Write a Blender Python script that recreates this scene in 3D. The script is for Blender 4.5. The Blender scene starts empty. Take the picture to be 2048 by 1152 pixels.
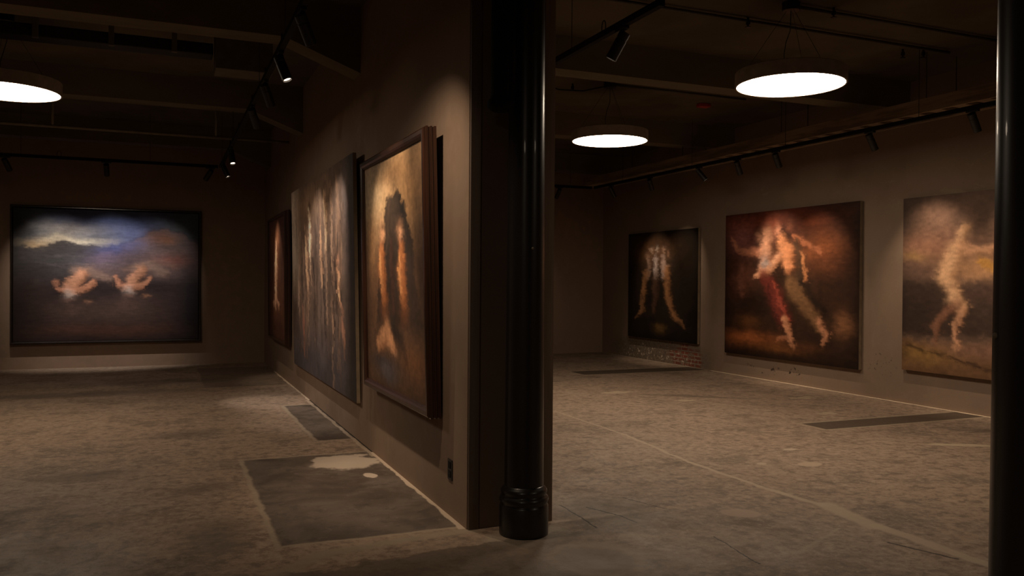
import bpy, bmesh, math, random
import numpy as np
from mathutils import Vector, Matrix

C = bpy.context.scene.collection
PI = math.pi

# ------------------------------------------------------------------ camera
FPX, YAW, PITCH, ROLL, EYE = 1663.8, 0.39686, 0.0080, 0.00727, 1.55
def camera():
    cy, sy, cp, sp = math.cos(YAW), math.sin(YAW), math.cos(PITCH), math.sin(PITCH)
    f = Vector((sy*cp, cy*cp, -sp)); r = Vector((cy, -sy, 0)); u = r.cross(f)
    r2 = math.cos(ROLL)*r + math.sin(ROLL)*u; u2 = -math.sin(ROLL)*r + math.cos(ROLL)*u
    cd = bpy.data.cameras.new('camera'); cd.sensor_width = 36; cd.lens = FPX/2048*36
    cd.clip_start = .05; cd.clip_end = 100
    o = bpy.data.objects.new('camera', cd); C.objects.link(o)
    m = Matrix((r2, u2, -f)).transposed().to_4x4(); m.translation = (0, 0, EYE)
    o.matrix_world = m
    bpy.context.scene.camera = o
camera()

# ------------------------------------------------------------------ world, exposure
sc = bpy.context.scene
w = bpy.data.worlds.new('world'); sc.world = w; w.use_nodes = True
w.node_tree.nodes['Background'].inputs[0].default_value = (0.9, 0.75, 0.6, 1)
w.node_tree.nodes['Background'].inputs[1].default_value = 0.01
sc.view_settings.view_transform = 'Standard'; sc.view_settings.look = 'None'
sc.view_settings.gamma = 1; sc.view_settings.use_curve_mapping = False
sc.view_settings.exposure = 0.0
PENDANT = 26.0            # radiance of the pendant diffusers
SPOT = 2.3               # overall gain of the track spotlights
WARM = (1.0, 0.76, 0.54)
WARM2 = (1.0, 0.80, 0.60)

# ------------------------------------------------------------------ helpers
def lin(c):
    return tuple((v/255/12.92 if v <= 10 else ((v/255+.055)/1.055)**2.4) for v in c)
def tag(o, label=None, cat=None, group=None, kind=None):
    if label: o['label'] = label
    if cat: o['category'] = cat
    if group: o['group'] = group
    if kind: o['kind'] = kind
    return o
def empty(name, loc=(0, 0, 0), label=None, cat=None, group=None, rotz=0):
    o = bpy.data.objects.new(name, None); C.objects.link(o); o.location = loc
    o.rotation_euler = (0, 0, rotz); o.empty_display_size = .05
    return tag(o, label, cat, group)
def link(name, bm, mat, parent=None, smooth=False):
    bmesh.ops.recalc_face_normals(bm, faces=bm.faces)
    me = bpy.data.meshes.new(name); bm.to_mesh(me); bm.free()
    me.materials.append(mat)
    if smooth:
        for p in me.polygons: p.use_smooth = True
    o = bpy.data.objects.new(name, me); C.objects.link(o)
    if parent: o.parent = parent
    return o
def box(bm, x0, x1, y0, y1, z0, z1, M=None, bev=0):
    v = [bm.verts.new((x, y, z)) for x in (x0, x1) for y in (y0, y1) for z in (z0, z1)]
    F = [(0, 1, 3, 2), (4, 6, 7, 5), (0, 4, 5, 1), (2, 3, 7, 6), (0, 2, 6, 4), (1, 5, 7, 3)]
    fs = [bm.faces.new([v[i] for i in f]) for f in F]
    if bev:
        es = list({e for f in fs for e in f.edges})
        r = bmesh.ops.bevel(bm, geom=es, offset=bev, segments=2, profile=.5, affect='EDGES')
        v = list({q for f in r['faces'] for q in f.verts} | {q for q in v if q.is_valid})
    if M is not None: bmesh.ops.transform(bm, matrix=M, verts=[q for q in v if q.is_valid])
    return bm
def frame_of(a, b):
    d = (Vector(b)-Vector(a)); L = d.length; q = d.to_track_quat('Z', 'Y')
    return Matrix.Translation(a) @ q.to_matrix().to_4x4(), L
def lathe(bm, prof, seg=32, M=None):
    rings = []; vs = []
    for r, z in prof:
        if r < 1e-6:
            q = [bm.verts.new((0, 0, z))]
        else:
            q = [bm.verts.new((r*math.cos(2*PI*i/seg), r*math.sin(2*PI*i/seg), z)) for i in range(seg)]
        rings.append(q); vs += q
    for a, b in zip(rings, rings[1:]):
        for i in range(seg):
            j = (i+1) % seg
            if len(a) == 1 and len(b) == 1: continue
            if len(a) == 1: bm.faces.new((a[0], b[j], b[i]))
            elif len(b) == 1: bm.faces.new((a[i], a[j], b[0]))
            else: bm.faces.new((a[i], a[j], b[j], b[i]))
    if M is not None: bmesh.ops.transform(bm, matrix=M, verts=vs)
    return bm
def rod(bm, a, b, r, seg=12):
    M, L = frame_of(a, b)
    return lathe(bm, [(0, 0), (r, 0), (r, L), (0, L)], seg, M)
def tube(bm, pts, r, seg=8):
    for a, b in zip(pts, pts[1:]): rod(bm, a, b, r, seg)
    return bm
def prism(bm, prof, y0, y1):          # profile in XZ, extruded along Y
    a = [bm.verts.new((x, y0, z)) for x, z in prof]; b = [bm.verts.new((x, y1, z)) for x, z in prof]
    n = len(prof); bm.faces.new(a); bm.faces.new(b[::-1])
    for i in range(n): bm.faces.new((a[i], b[i], b[(i+1) % n], a[(i+1) % n]))
    return bm

# ------------------------------------------------------------------ materials
class NT:
    def __init__(s, name):
        s.m = bpy.data.materials.new(name); s.m.use_nodes = True; s.t = s.m.node_tree
        s.b = s.t.nodes['Principled BSDF']; s.n = s.t.nodes; s._p = None
    def lk(s, a, b): s.t.links.new(a, b)
    def put(s, sock, v):
        if hasattr(v, 'links') or isinstance(v, bpy.types.NodeSocket): s.lk(v, sock)
        else: sock.default_value = v
    def math(s, op, a, b=None, c=None, clamp=False):
        n = s.n.new('ShaderNodeMath'); n.operation = op; n.use_clamp = clamp
        for i, v in enumerate((a, b, c)):
            if v is not None: s.put(n.inputs[i], v)
        return n.outputs[0]
    def vec(s, op, a, b=None, out=0, scale=None):
        n = s.n.new('ShaderNodeVectorMath'); n.operation = op
        s.put(n.inputs[0], a)
        if b is not None: s.put(n.inputs[1], b)
        if scale is not None: s.put(n.inputs['Scale'], scale)
        return n.outputs[out]
    def pos(s):
        if s._p is None: s._p = s.n.new('ShaderNodeTexCoord').outputs['Object']
        return s._p
    def mapped(s, scale):
        n = s.n.new('ShaderNodeMapping'); n.inputs['Scale'].default_value = scale; s.lk(s.pos(), n.inputs[0]); return n.outputs[0]
    def noise(s, scale, detail=5, rough=.6, vec=None, out='Fac', dist=0):
        n = s.n.new('ShaderNodeTexNoise'); n.inputs['Scale'].default_value = scale
        n.inputs['Detail'].default_value = detail; n.inputs['Roughness'].default_value = rough
        n.inputs['Distortion'].default_value = dist
        s.lk(vec or s.pos(), n.inputs['Vector']); return n.outputs[out]
    def ramp(s, v, a, b):                # smooth 0..1 between a and b
        n = s.n.new('ShaderNodeMapRange'); n.interpolation_type = 'SMOOTHSTEP'
        n.inputs[1].default_value = a; n.inputs[2].default_value = b; s.put(n.inputs[0], v); return n.outputs[0]
    def mix(s, f, a, b, mode='MIX'):
        n = s.n.new('ShaderNodeMix'); n.data_type = 'RGBA'; n.blend_type = mode
        s.put(n.inputs[0], f)
        for i, v in ((6, a), (7, b)):
            if isinstance(v, tuple) and len(v) == 3: v = v+(1,)
            s.put(n.inputs[i], v)
        return n.outputs[2]
    def rgb(s, v): s.put(s.b.inputs['Base Color'], v if not (isinstance(v, tuple) and len(v) == 3) else v+(1,))
    def set(s, rough=.6, metal=0, spec=.5, coat=0):
        s.put(s.b.inputs['Roughness'], rough); s.b.inputs['Metallic'].default_value = metal
        s.b.inputs['Specular IOR Level'].default_value = spec; s.b.inputs['Coat Weight'].default_value = coat
    def bump(s, h, strength=.2, dist=.01):
        n = s.n.new('ShaderNodeBump'); n.inputs['Strength'].default_value = strength; n.inputs['Distance'].default_value = dist
        s.lk(h, n.inputs['Height']); s.lk(n.outputs[0], s.b.inputs['Normal'])
    def xyz(s, p=None):
        n = s.n.new('ShaderNodeSeparateXYZ'); s.lk(p or s.pos(), n.inputs[0]); return n.outputs

def paint(name, col, rough=.5, metal=0, spec=.5, var=.15, coat=0, scale=(9, 9, 9)):
    t = NT(name); k = t.noise(1.0, 4, .6, t.mapped(scale))
    a = tuple(c*(1-var) for c in col); b = tuple(c*(1+var) for c in col)
    t.rgb(t.mix(t.ramp(k, .3, .7), a, b)); t.set(rough, metal, spec, coat); return t.m

M = {}
M['black'] = paint('black_powder_coat', (.012, .011, .010), .42)
M['black_matte'] = paint('black_matte', (.010, .009, .008), .8, spec=.2)
M['iron'] = paint('black_gloss_iron_paint', (.013, .012, .011), .33, spec=.5, coat=.12, scale=(3, 3, 1))
M['bronze_frame'] = paint('pendant_shell', (.30, .26, .22), .6)
M['ceiling'] = paint('ceiling_plaster', (.105, .085, .058), .9, spec=.2, var=.2, scale=(1.3, 1.3, 1.3))
M['beam'] = paint('beam_paint', (.15, .125, .085), .85, spec=.2, var=.12, scale=(1, 3, 3))
M['infill'] = paint('infill_black', (.012, .010, .008), .7)
M['panel'] = paint('pale_panel', (.12, .10, .072), .8)
M['conduit'] = paint('conduit', (.05, .040, .028), .6)
M['conduit_pale'] = paint('pale_conduit', (.19, .16, .11), .6)
M['tray'] = paint('wooden_cable_tray', (.27, .20, .13), .8, var=.35, scale=(2, 1.2, 12))
M['red'] = paint('red_plastic', (.35, .03, .02), .5)
M['canvas_side'] = paint('canvas_edge', (.22, .16, .10), .8)
M['canvas_dark'] = paint('dark_canvas_edge', (.05, .035, .022), .8)

def wood(name, a, b, rough, along):
    t = NT(name); sc_ = {'x': (1.5, 40, 40), 'y': (40, 1.5, 40), 'z': (40, 40, 1.5)}[along]
    k = t.noise(1.0, 6, .65, t.mapped(sc_))
    t.rgb(t.mix(t.ramp(k, .3, .7), a, b)); t.set(rough, 0, .5, .25 if rough < .5 else 0); t.b.inputs['Coat Roughness'].default_value = .15; t.bump(k, .1, .002); return t.m
M['wood_black'] = wood('black_lacquered_frame', (.010, .007, .006), (.022, .015, .012), .22, 'x')
M['wood_red'] = wood('dark_reddish_frame', (.018, .008, .005), (.050, .019, .011), .3, 'z')
M['trim'] = wood('dark_brown_trim', (.10, .07, .052), (.13, .092, .068), .6, 'z')
M['trim_light'] = wood('brown_trim', (.24, .175, .13), (.30, .215, .16), .6, 'z')

def wall_mat(name, base, stain=.2, rough=.85):
    t = NT(name)
    a = t.noise(.7, 4, .55); b = t.noise(6, 5, .6); c = t.noise(40, 3, .6)
    col = t.mix(t.ramp(a, .3, .7), tuple(x*(1-stain) for x in base), tuple(x*(1+stain) for x in base))
    col = t.mix(t.ramp(b, .45, .75), col, tuple(x*1.12 for x in base))
    t.rgb(col); t.set(rough, 0, .25); t.bump(c, .12, .003); return t.m
M['wall'] = wall_mat('taupe_painted_wall', (.250, .176, .126), .08)
M['wall_back'] = wall_mat('brown_painted_wall', (.255, .175, .122), .07)
M['wall_end'] = wall_mat('partition_end', (.20, .145, .11), .08)

def right_wall():
    t = NT('worn_plaster_wall'); p = t.pos(); X, Y, Z = t.xyz()
    pn = t.noise(2.3, 6, .65, out='Color')
    q = t.vec('ADD', p, t.vec('SCALE', t.vec('SUBTRACT', pn, (.5, .5, .5)), scale=.5))
    qx, qy, qz = t.xyz(q)
    a = t.noise(.55, 5, .6); b = t.noise(3.2, 8, .72, dist=.6); c = t.noise(22, 6, .7)
    col = t.mix(t.ramp(a, .3, .7), (.215, .152, .110), (.280, .202, .148))
    col = t.mix(t.math('MULTIPLY', t.ramp(b, .50, .72), .5), col, (.27, .20, .135))
    col = t.mix(t.math('MULTIPLY', t.ramp(c, .62, .75), .35), col, (.10, .07, .05))
    # trowelled pale stains above the pictures
    st = t.math('MULTIPLY', t.ramp(t.noise(1.4, 8, .75, t.mapped((1, 1, 1.6)), dist=1.2), .55, .70),
                t.math('MULTIPLY', t.ramp(qz, 2.4, 2.75), t.ramp(qz, 3.5, 3.1)))
    col = t.mix(t.math('MULTIPLY', st, .65), col, (.34, .27, .18))
    def ell(cy, cz, ry, rz, s0=.7, s1=1.05):
        dy = t.math('DIVIDE', t.math('SUBTRACT', qy, cy), ry); dz = t.math('DIVIDE', t.math('SUBTRACT', qz, cz), rz)
        d = t.math('SQRT', t.math('ADD', t.math('MULTIPLY', dy, dy), t.math('MULTIPLY', dz, dz)))
        return t.ramp(d, s1, s0)
    # rough bare render under the first picture
    low = ell(14.0, .12, 1.9, .42)
    col = t.mix(t.math('MULTIPLY', low, .8), col, t.mix(t.ramp(c, .35, .65), (.11, .085, .062), (.24, .19, .14)))
    br = t.n.new('ShaderNodeTexBrick'); br.offset = .5
    mp = t.n.new('ShaderNodeMapping'); mp.inputs['Rotation'].default_value = (0, PI/2, PI/2)
    cb = t.n.new('ShaderNodeCombineXYZ'); t.lk(Y, cb.inputs[0]); t.lk(Z, cb.inputs[1])
    t.lk(cb.outputs[0], br.inputs['Vector'])
    for k, v in (('Scale', 1.0), ('Mortar Size', .010), ('Brick Width', .21), ('Row Height', .07)): br.inputs[k].default_value = v
    br.inputs['Color1'].default_value = (.26, .075, .045, 1); br.inputs['Color2'].default_value = (.19, .06, .04, 1)
    br.inputs['Mortar'].default_value = (.33, .26, .20, 1)
    bm_ = t.math('MULTIPLY', ell(13.0, .17, .62, .24), t.ramp(t.noise(9, 5, .7), .38, .52))
    col = t.mix(bm_, col, br.outputs['Color'])
    chips = t.math('MULTIPLY', ell(13.9, .10, 1.6, .20), t.ramp(t.noise(13, 4, .7), .57, .63))
    col = t.mix(chips, col, (.62, .53, .42))
    holes = t.math('MULTIPLY', ell(10.35, .17, .85, .10), t.ramp(t.noise(11, 5, .7), .56, .62))
    col = t.mix(holes, col, (.045, .03, .022))
    holes2 = t.math('MULTIPLY', ell(8.45, .45, .30, .16), t.ramp(t.noise(17, 5, .7), .58, .64))
    col = t.mix(holes2, col, (.06, .042, .03))
    t.rgb(col); t.set(.85, 0, .25)
    t.bump(t.math('ADD', t.math('MULTIPLY', b, .7), t.math('MULTIPLY', c, .5)), .35, .012)
    return t.m
M['wall_right'] = right_wall()

def floor_mat():
    t = NT('worn_concrete_floor'); p = t.pos()
    wob = t.vec('SCALE', t.vec('SUBTRACT', t.noise(3.0, 6, .7, out='Color'), (.5, .5, .5)), scale=.09)
    big = t.vec('SCALE', t.vec('SUBTRACT', t.noise(1.1, 5, .7, out='Color'), (.5, .5, .5)), scale=.55)
    q = t.vec('ADD', p, wob); qb = t.vec('ADD', q, big)
    X, Y, Z = t.xyz(); x, y, z = t.xyz(q); bx_, by_, _ = t.xyz(qb)
    n1 = t.noise(.35, 4, .55); n2 = t.noise(1.6, 8, .68, dist=.4); n3 = t.noise(7, 7, .7); n4 = t.noise(48, 4, .65)
    n5 = t.noise(16, 6, .75)
    col = t.mix(t.ramp(n1, .35, .65), (.312, .223, .160), (.362, .264, .192))
    col = t.mix(t.math('MULTIPLY', t.ramp(n2, .50, .64), .60), col, (.150, .112, .080))
    col = t.mix(t.math('MULTIPLY', t.ramp(n2, .46, .34), .40), col, (.46, .355, .26))
    col = t.mix(t.math('MULTIPLY', t.ramp(n3, .52, .60), .58), col, (.13, .095, .068))
    col = t.mix(t.math('MULTIPLY', t.ramp(n5, .51, .59), .55), col, (.15, .11, .08))
    col = t.mix(t.math('MULTIPLY', t.ramp(n5, .47, .40), .38), col, (.50, .40, .30))
    col = t.mix(t.math('MULTIPLY', t.ramp(n3, .45, .30), .25), col, (.40, .33, .25))
    col = t.mix(t.math('MULTIPLY', t.ramp(n4, .58, .75), .3), col, (.09, .068, .05))
    wm = t.vec('ADD', q, t.vec('SCALE', t.vec('SUBTRACT', t.noise(5.5, 4, .6, out='Color'), (.5, .5, .5)), scale=.34))
    mx_, my_, _ = t.xyz(wm)
    def mn(*a):
        r = a[0]
        for b in a[1:]: r = t.math('MINIMUM', r, b)
        return r
    def rect(x0, x1, y0, y1, soft=.03, P=(x, y)):
        return t.ramp(mn(t.math('SUBTRACT', P[0], x0), t.math('SUBTRACT', x1, P[0]), t.math('SUBTRACT', P[1], y0), t.math('SUBTRACT', y1, P[1])), 0, soft)
    def ell(cx, cy, rx, ry, ang=0, s0=.8, s1=1.0, P=(x, y)):
        dx = t.math('SUBTRACT', P[0], cx); dy = t.math('SUBTRACT', P[1], cy)
        if ang:
            c, s = math.cos(ang), math.sin(ang)
            ex = t.math('ADD', t.math('MULTIPLY', dx, c), t.math('MULTIPLY', dy, s))
            ey = t.math('SUBTRACT', t.math('MULTIPLY', dy, c), t.math('MULTIPLY', dx, s)); dx, dy = ex, ey
        dx = t.math('DIVIDE', dx, rx); dy = t.math('DIVIDE', dy, ry)
        d = t.math('SQRT', t.math('ADD', t.math('MULTIPLY', dx, dx), t.math('MULTIPLY', dy, dy)))
        return t.ramp(d, s1, s0)
    def seg(a, b, w, soft=.6, P=None):
        P = P or q; A = (a[0], a[1], 0); B = Vector((b[0]-a[0], b[1]-a[1], 0)); L2 = B.length_squared
        pa = t.vec('MULTIPLY', t.vec('SUBTRACT', P, A), (1, 1, 0))
        k = t.math('DIVIDE', t.vec('DOT_PRODUCT', pa, tuple(B), out=1), L2, clamp=True)
        d = t.vec('LENGTH', t.vec('SUBTRACT', pa, t.vec('SCALE', tuple(B), scale=k)), out=1)
        return t.ramp(d, w*(1+soft), w*(1-soft))
    def lay(mask, c, k=1.0):
        nonlocal col
        col = t.mix(t.math('MULTIPLY', mask, k) if k != 1 else mask, col, c)
    mott = t.mix(t.ramp(n2, .38, .62), (.078, .058, .046), (.145, .112, .088))
    mott = t.mix(t.math('MULTIPLY', t.ramp(n3, .50, .64), .6), mott, (.055, .043, .034))
    mott = t.mix(t.math('MULTIPLY', t.ramp(n5, .56, .66), .35), mott, (.26, .21, .17))
    # resin-filled slabs along the partition, each with a pale seam round it
    for (x0, x1, y0, y1) in ((.62, 1.9, 4.95, 7.45), (1.36, 1.9, 8.1, 10.5), ):
        lay(rect(x0-.035, x1, y0-.03, y1+.03, .02), (.36, .29, .21), .75)
        lay(rect(x0, x1, y0, y1, .03), mott, .96)
    lay(rect(.53, 1.9, 12.6, 15.4), mott, .55)
    # trenches at the right wall
    for (x0, x1, y0, y1) in ((6.50, 8.9, 6.84, 7.24), (6.47, 8.92, 12.3, 12.85)):
        lay(rect(x0-.05, x1+.05, y0-.05, y1+.05, .03, (X, Y)), (.36, .29, .20), .7)
        lay(rect(x0, x1, y0, y1, .02, (X, Y)), (.085, .060, .043), .95)
    # pale patches
    lay(ell(1.44, 7.10, .30, .34, .3, .8, 1, (mx_, my_)), (.52, .43, .34), .85)
    lay(ell(1.52, 6.52, .055, .10), (.55, .45, .36), .95)
    lay(ell(3.59, 4.56, .16, .11, -.5), (.42, .31, .23), .9)
    lay(ell(5.13, 5.58, .13, .09), (.46, .35, .25), .95)
    lay(ell(7.11, 5.73, .34, .07, -.5), (.50, .40, .27), .9)
    lay(ell(5.4, 6.15, .07, .05), (.5, .4, .3), .8); lay(ell(4.75, 5.75, .05, .05), (.48, .38, .28), .8)
    for a in ((5.9, 10.2, .30, .13), (2.85, 9.9, .35, .16), (6.35, 9.2, .12, .08), (7.3, 7.7, .12, .07), (3.6, 10.9, .2, .1), (8.0, 8.9, .3, .09)):
        lay(ell(*a, P=(mx_, my_)), (.48, .38, .26), .6)
    # dark drag marks
    for a in ((4.6, 11.3, .25, 1.1, .9), (6.6, 9.5, .14, 1.0, .9), (8.3, 6.0, .12, .9, .9), (-.6, 7.3, .5, .28, 0), (.25, 6.5, .35, .22, .4), (-1.3, 5.0, .5, .3, 0), (-1.4, 12.4, 2.4, .35, 0), (.2, 8.9, .5, .3, .2), (.3, 5.3, .32, .5, 0), (0, 13.6, 1.5, .45, 0)):
        lay(ell(*a, s0=.2, s1=1.1, P=(bx_, by_)), (.105, .080, .058), .62)
    # front edge of the slab by the column: pale ridge and darker ground before it
    for a, b in (((.55, 4.50), (.85, 4.72)), ((.85, 4.72), (1.3, 4.83)), ((1.3, 4.83), (1.78, 4.86))):
        lay(seg(a, b, .055), (.33, .265, .19), .8)
    lay(ell(2.05, 4.62, .34, .22, .2, .7, 1), (.40, .33, .25), .75)
    dk = t.math('MULTIPLY', t.ramp(t.math('SUBTRACT', t.math('ADD', 4.50, t.math('MULTIPLY', t.math('SUBTRACT', mx_, .65), .09)), my_), 0, .04), t.ramp(t.math('SUBTRACT', mx_, .55), 0, .12))
    dk = t.math('MULTIPLY', dk, t.ramp(X, 3.0, 2.0))
    lay(dk, (.115, .088, .064), .72)
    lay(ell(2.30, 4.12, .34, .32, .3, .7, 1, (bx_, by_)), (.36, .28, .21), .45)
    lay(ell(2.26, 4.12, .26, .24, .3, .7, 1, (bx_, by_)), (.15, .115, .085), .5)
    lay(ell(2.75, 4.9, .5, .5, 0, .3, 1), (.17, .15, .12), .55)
    # long straight pale joint in the right-hand room, widening towards the viewer
    for a, b, w_ in (((4.33, 8.98), (4.33, 7.26), .014), ((4.33, 7.26), (4.19, 6.0), .020), ((4.19, 6.0), (4.20, 5.1), .022), ((4.20, 5.1), (4.26, 4.5), .030),
                     ((4.28, 4.5), (4.20, 4.0), .075), ((4.22, 4.0), (4.22, 3.0), .050)):
        lay(seg(a, b, w_, .35), (.46, .36, .26), .85)
    for a, b, w_ in (((2.54, 5.18), (2.53, 4.62), .006), ((2.69, 5.06), (2.80, 4.80), .007), ((2.80, 4.80), (2.82, 4.63), .006), ((4.02, 3.72), (4.14, 3.35), .011),
                     ((3.1, 4.2), (3.05, 3.7), .005), ((3.05, 5.2), (3.2, 4.8), .005)):
        lay(seg(a, b, w_, .4), (.02, .014, .010), .9)
    lay(seg((3.35, 3.75), (3.95, 4.05), .012, .5), (.40, .32, .23), .5)
    # cream caulk line at the foot of the right wall and of the partition
    lay(rect(8.90, 9.0, 3, 12.2, .012), (.80, .66, .48)); lay(rect(8.91, 9.0, 12.8, 16, .02), (.5, .42, .33), .8)
    lay(rect(1.712, 1.80, 4.9, 7.4, .012), (.55, .44, .33), .9)
    lay(rect(1.715, 1.80, 10.9, 14.6, .012), (.62, .50, .38), .9)
    lay(rect(1.735, 1.80, 7.4, 10.9, .006, (X, y)), (.012, .009, .007))
    lay(rect(1.69, 1.735, 7.2, 10.9, .01), (.5, .4, .3), .55)
    t.rgb(col); t.set(t.mix(t.ramp(n2, .3, .7), (.48, .48, .48), (.72, .72, .72)), 0, .35)
    t.bump(t.math('ADD', t.math('MULTIPLY', n3, .7), t.math('MULTIPLY', n4, .35)), .30, .01)
    return t.m
M['floor'] = floor_mat()

def emis(name, col, s):
    m = bpy.data.materials.new(name); m.use_nodes = True; b = m.node_tree.nodes['Principled BSDF']
    b.inputs['Base Color'].default_value = (.8, .8, .8, 1)
    b.inputs['Emission Color'].default_value = (*col, 1); b.inputs['Emission Strength'].default_value = s; return m
M['diffuser'] = emis('pendant_diffuser', WARM2, PENDANT)
M['diffuser_added'] = emis('dim_added_pendant_diffuser', WARM2, PENDANT*.36)  # weaker glow for the unseen pendants added behind the viewer
M['lens_on'] = emis('lamp_lens', WARM2, 6.0)

# ------------------------------------------------------------------ the rooms
XL, XP, XQ, XR = -4.6, 1.75, 2.33, 8.95        # left wall, partition faces, right wall
YN, YE, YB, ZC = -3.2, 4.88, 16.17, 4.18
def struct(name, args, mat, bev=0):
    bm = bmesh.new(); box(bm, *args, bev=bev); return tag(link(name, bm, mat), kind='structure')
struct('floor', (XL-.2, XR+.2, YN-.2, YB+.2, -.2, 0), M['floor'])
struct('ceiling', (XL-.2, XR+.2, YN-.2, YB+.2, ZC, ZC+.2), M['ceiling'])
struct('wall_back', (XL-.2, XR+.2, YB, YB+.2, 0, ZC), M['wall_back'])
struct('wall_front', (XL-.2, XR+.2, YN-.2, YN, 0, ZC), M['wall_back'])
struct('wall_left', (XL-.2, XL, YN, YB, 0, ZC), M['wall'])
struct('wall_right', (XR, XR+.2, YN, YB, 0, ZC), M['wall_right'])
struct('wall_middle', (XP, XQ, YE, YB, 0, ZC), M['wall'])
struct('trim_1', (XP+.004, XP+.072, YE-.022, YE, 0, ZC), M['trim'], .003)
struct('trim_2', (XP+.084, XQ-.115, YE-.006, YE, 0, ZC), M['wall_end'])
struct('trim_3', (XQ-.075, XQ, YE-.022, YE, 0, ZC), M['trim_light'], .003)

def beam(y0, y1, x0, x1, haunch_at, lab):
    bm = bmesh.new(); z = 3.82
    if haunch_at == 'right': prof = [(x0, ZC), (x0, z), (x1-.72, z), (x1, 3.55), (x1, ZC)]
    elif haunch_at == 'left': prof = [(x0, ZC), (x0, 3.55), (x0+.72, z), (x1, z), (x1, ZC)]
    prism(bm, prof, y0, y1)
    return tag(link('ceiling_beam', bm, M['beam']), lab, 'beam', 'plastered beams across the ceiling')
for (y0, lab) in ((8.0, 'nearer'), (11.6, 'middle'), (15.3, 'farthest')):
    beam(y0, y0+.30, XL, XP, 'right', '%s pale beam crossing the dark ceiling of the left room' % lab)
    beam(y0, y0+.30, XQ, XR, 'left', '%s pale beam crossing the dark ceiling of the right room' % lab)

# duct and box above the left room
d = empty('dark_infill', (-1.5, 9.6, 3.9), 'long black duct standing for a dark gap under the ceiling at upper left', 'infill')
def at(o, bm): bmesh.ops.translate(bm, verts=bm.verts, vec=-Vector(o.location)); return bm
link('infill_body', at(d, box(bmesh.new(), XL+.02, .47, 9.20, 9.44, 3.88, 4.00, bev=.01)), M['infill'], d)  # black box stands in for a dark gap behind the beam
for x in (-2.2, -1.17, -.51, .07):
    link('hanger', at(d, box(bmesh.new(), x, x+.05, 9.15, 9.195, 3.86, ZC-.001)), M['panel'], d)
tag(link('access_panel', box(bmesh.new(), (.49), 1.06, 9.12, 9.5, 3.73, ZC-.001, bev=.006), M['panel']), 'pale square box casing under the ceiling at end of black duct', 'box')
def pipe(name, pts, r, mat, label, cat, hang=()):
    e = empty(name, pts[0], label, cat)
    link('tube', at(e, tube(bmesh.new(), pts, r, 10)), mat, e, True)
    for h in hang: link('clip', at(e, rod(bmesh.new(), h, (h[0], h[1], ZC-.001), r*.7, 8)), mat, e, True)
    return e
pipe('conduit', [(XL+.01, 12.9, 3.62), (1.74, 12.9, 3.62)], .022, M['conduit_pale'], 'thin pale pipe running across the left room below the ceiling', 'pipe', [(-1.4, 12.9, 3.62), (-4, 12.9, 3.62), (.7, 12.9, 3.62)])
pipe('conduit', [(2.34, 6.72, 4.145), (8.1, 6.72, 4.145)], .016, M['conduit'], 'dark conduit on the right ceiling ending beside two small sprinklers', 'pipe')
pipe('conduit', [(5.495, 6.2, 4.15), (8.94, 6.2, 4.15)], .015, M['conduit'], 'dark conduit leading right from the larger pendant canopy', 'pipe')
pipe('conduit', [(5.495, 9.62, 4.15), (7.6, 9.62, 4.15)], .015, M['conduit'], 'dark conduit leading right from the smaller pendant canopy', 'pipe')
pipe('loose_cable', [(5.35, 9.62, 4.12), (5.0, 9.6, 4.02), (4.6, 9.5, 3.98), (4.2, 9.3, 4.0), (4.0, 9.3, 4.10)], .008, M['black_matte'], 'thin cable sagging left from the smaller pendant canopy', 'cable')

def sprinkler(x, y, label):
    bm = bmesh.new()
    lathe(bm, [(0, 0), (.012, 0), (.012, -.03), (.022, -.035), (.022, -.07), (.008, -.075), (.008, -.09), (.028, -.092), (.028, -.097), (0, -.098)], 16, Matrix.Translation((x, y, ZC-.001)))
    return tag(link('sprinkler_head', bm, M['black']), label, 'sprinkler', 'sprinkler heads on the right ceiling')
for x, y, lab in ((5.33, 6.72, 'small dark sprinkler head on ceiling left of larger pendant canopy'), (5.88, 6.15, 'small dark sprinkler head on ceiling right of larger pendant canopy'),
                  (7.82, 6.82, 'small dark sprinkler head at conduit end'), (7.62, 6.92, 'small dark sprinkler head just left of conduit end'),
                  (5.0, 9.9, 'small dark sprinkler head on ceiling near smaller pendant canopy')):
    sprinkler(x, y, lab)
bm = bmesh.new(); box(bm, 7.22, 7.40, 10.15, 10.27, ZC-.055, ZC-.001, bev=.012)
tag(link('alarm_beacon', bm, M['red']), 'small red alarm box on the ceiling between the two round pendants', 'alarm')

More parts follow.
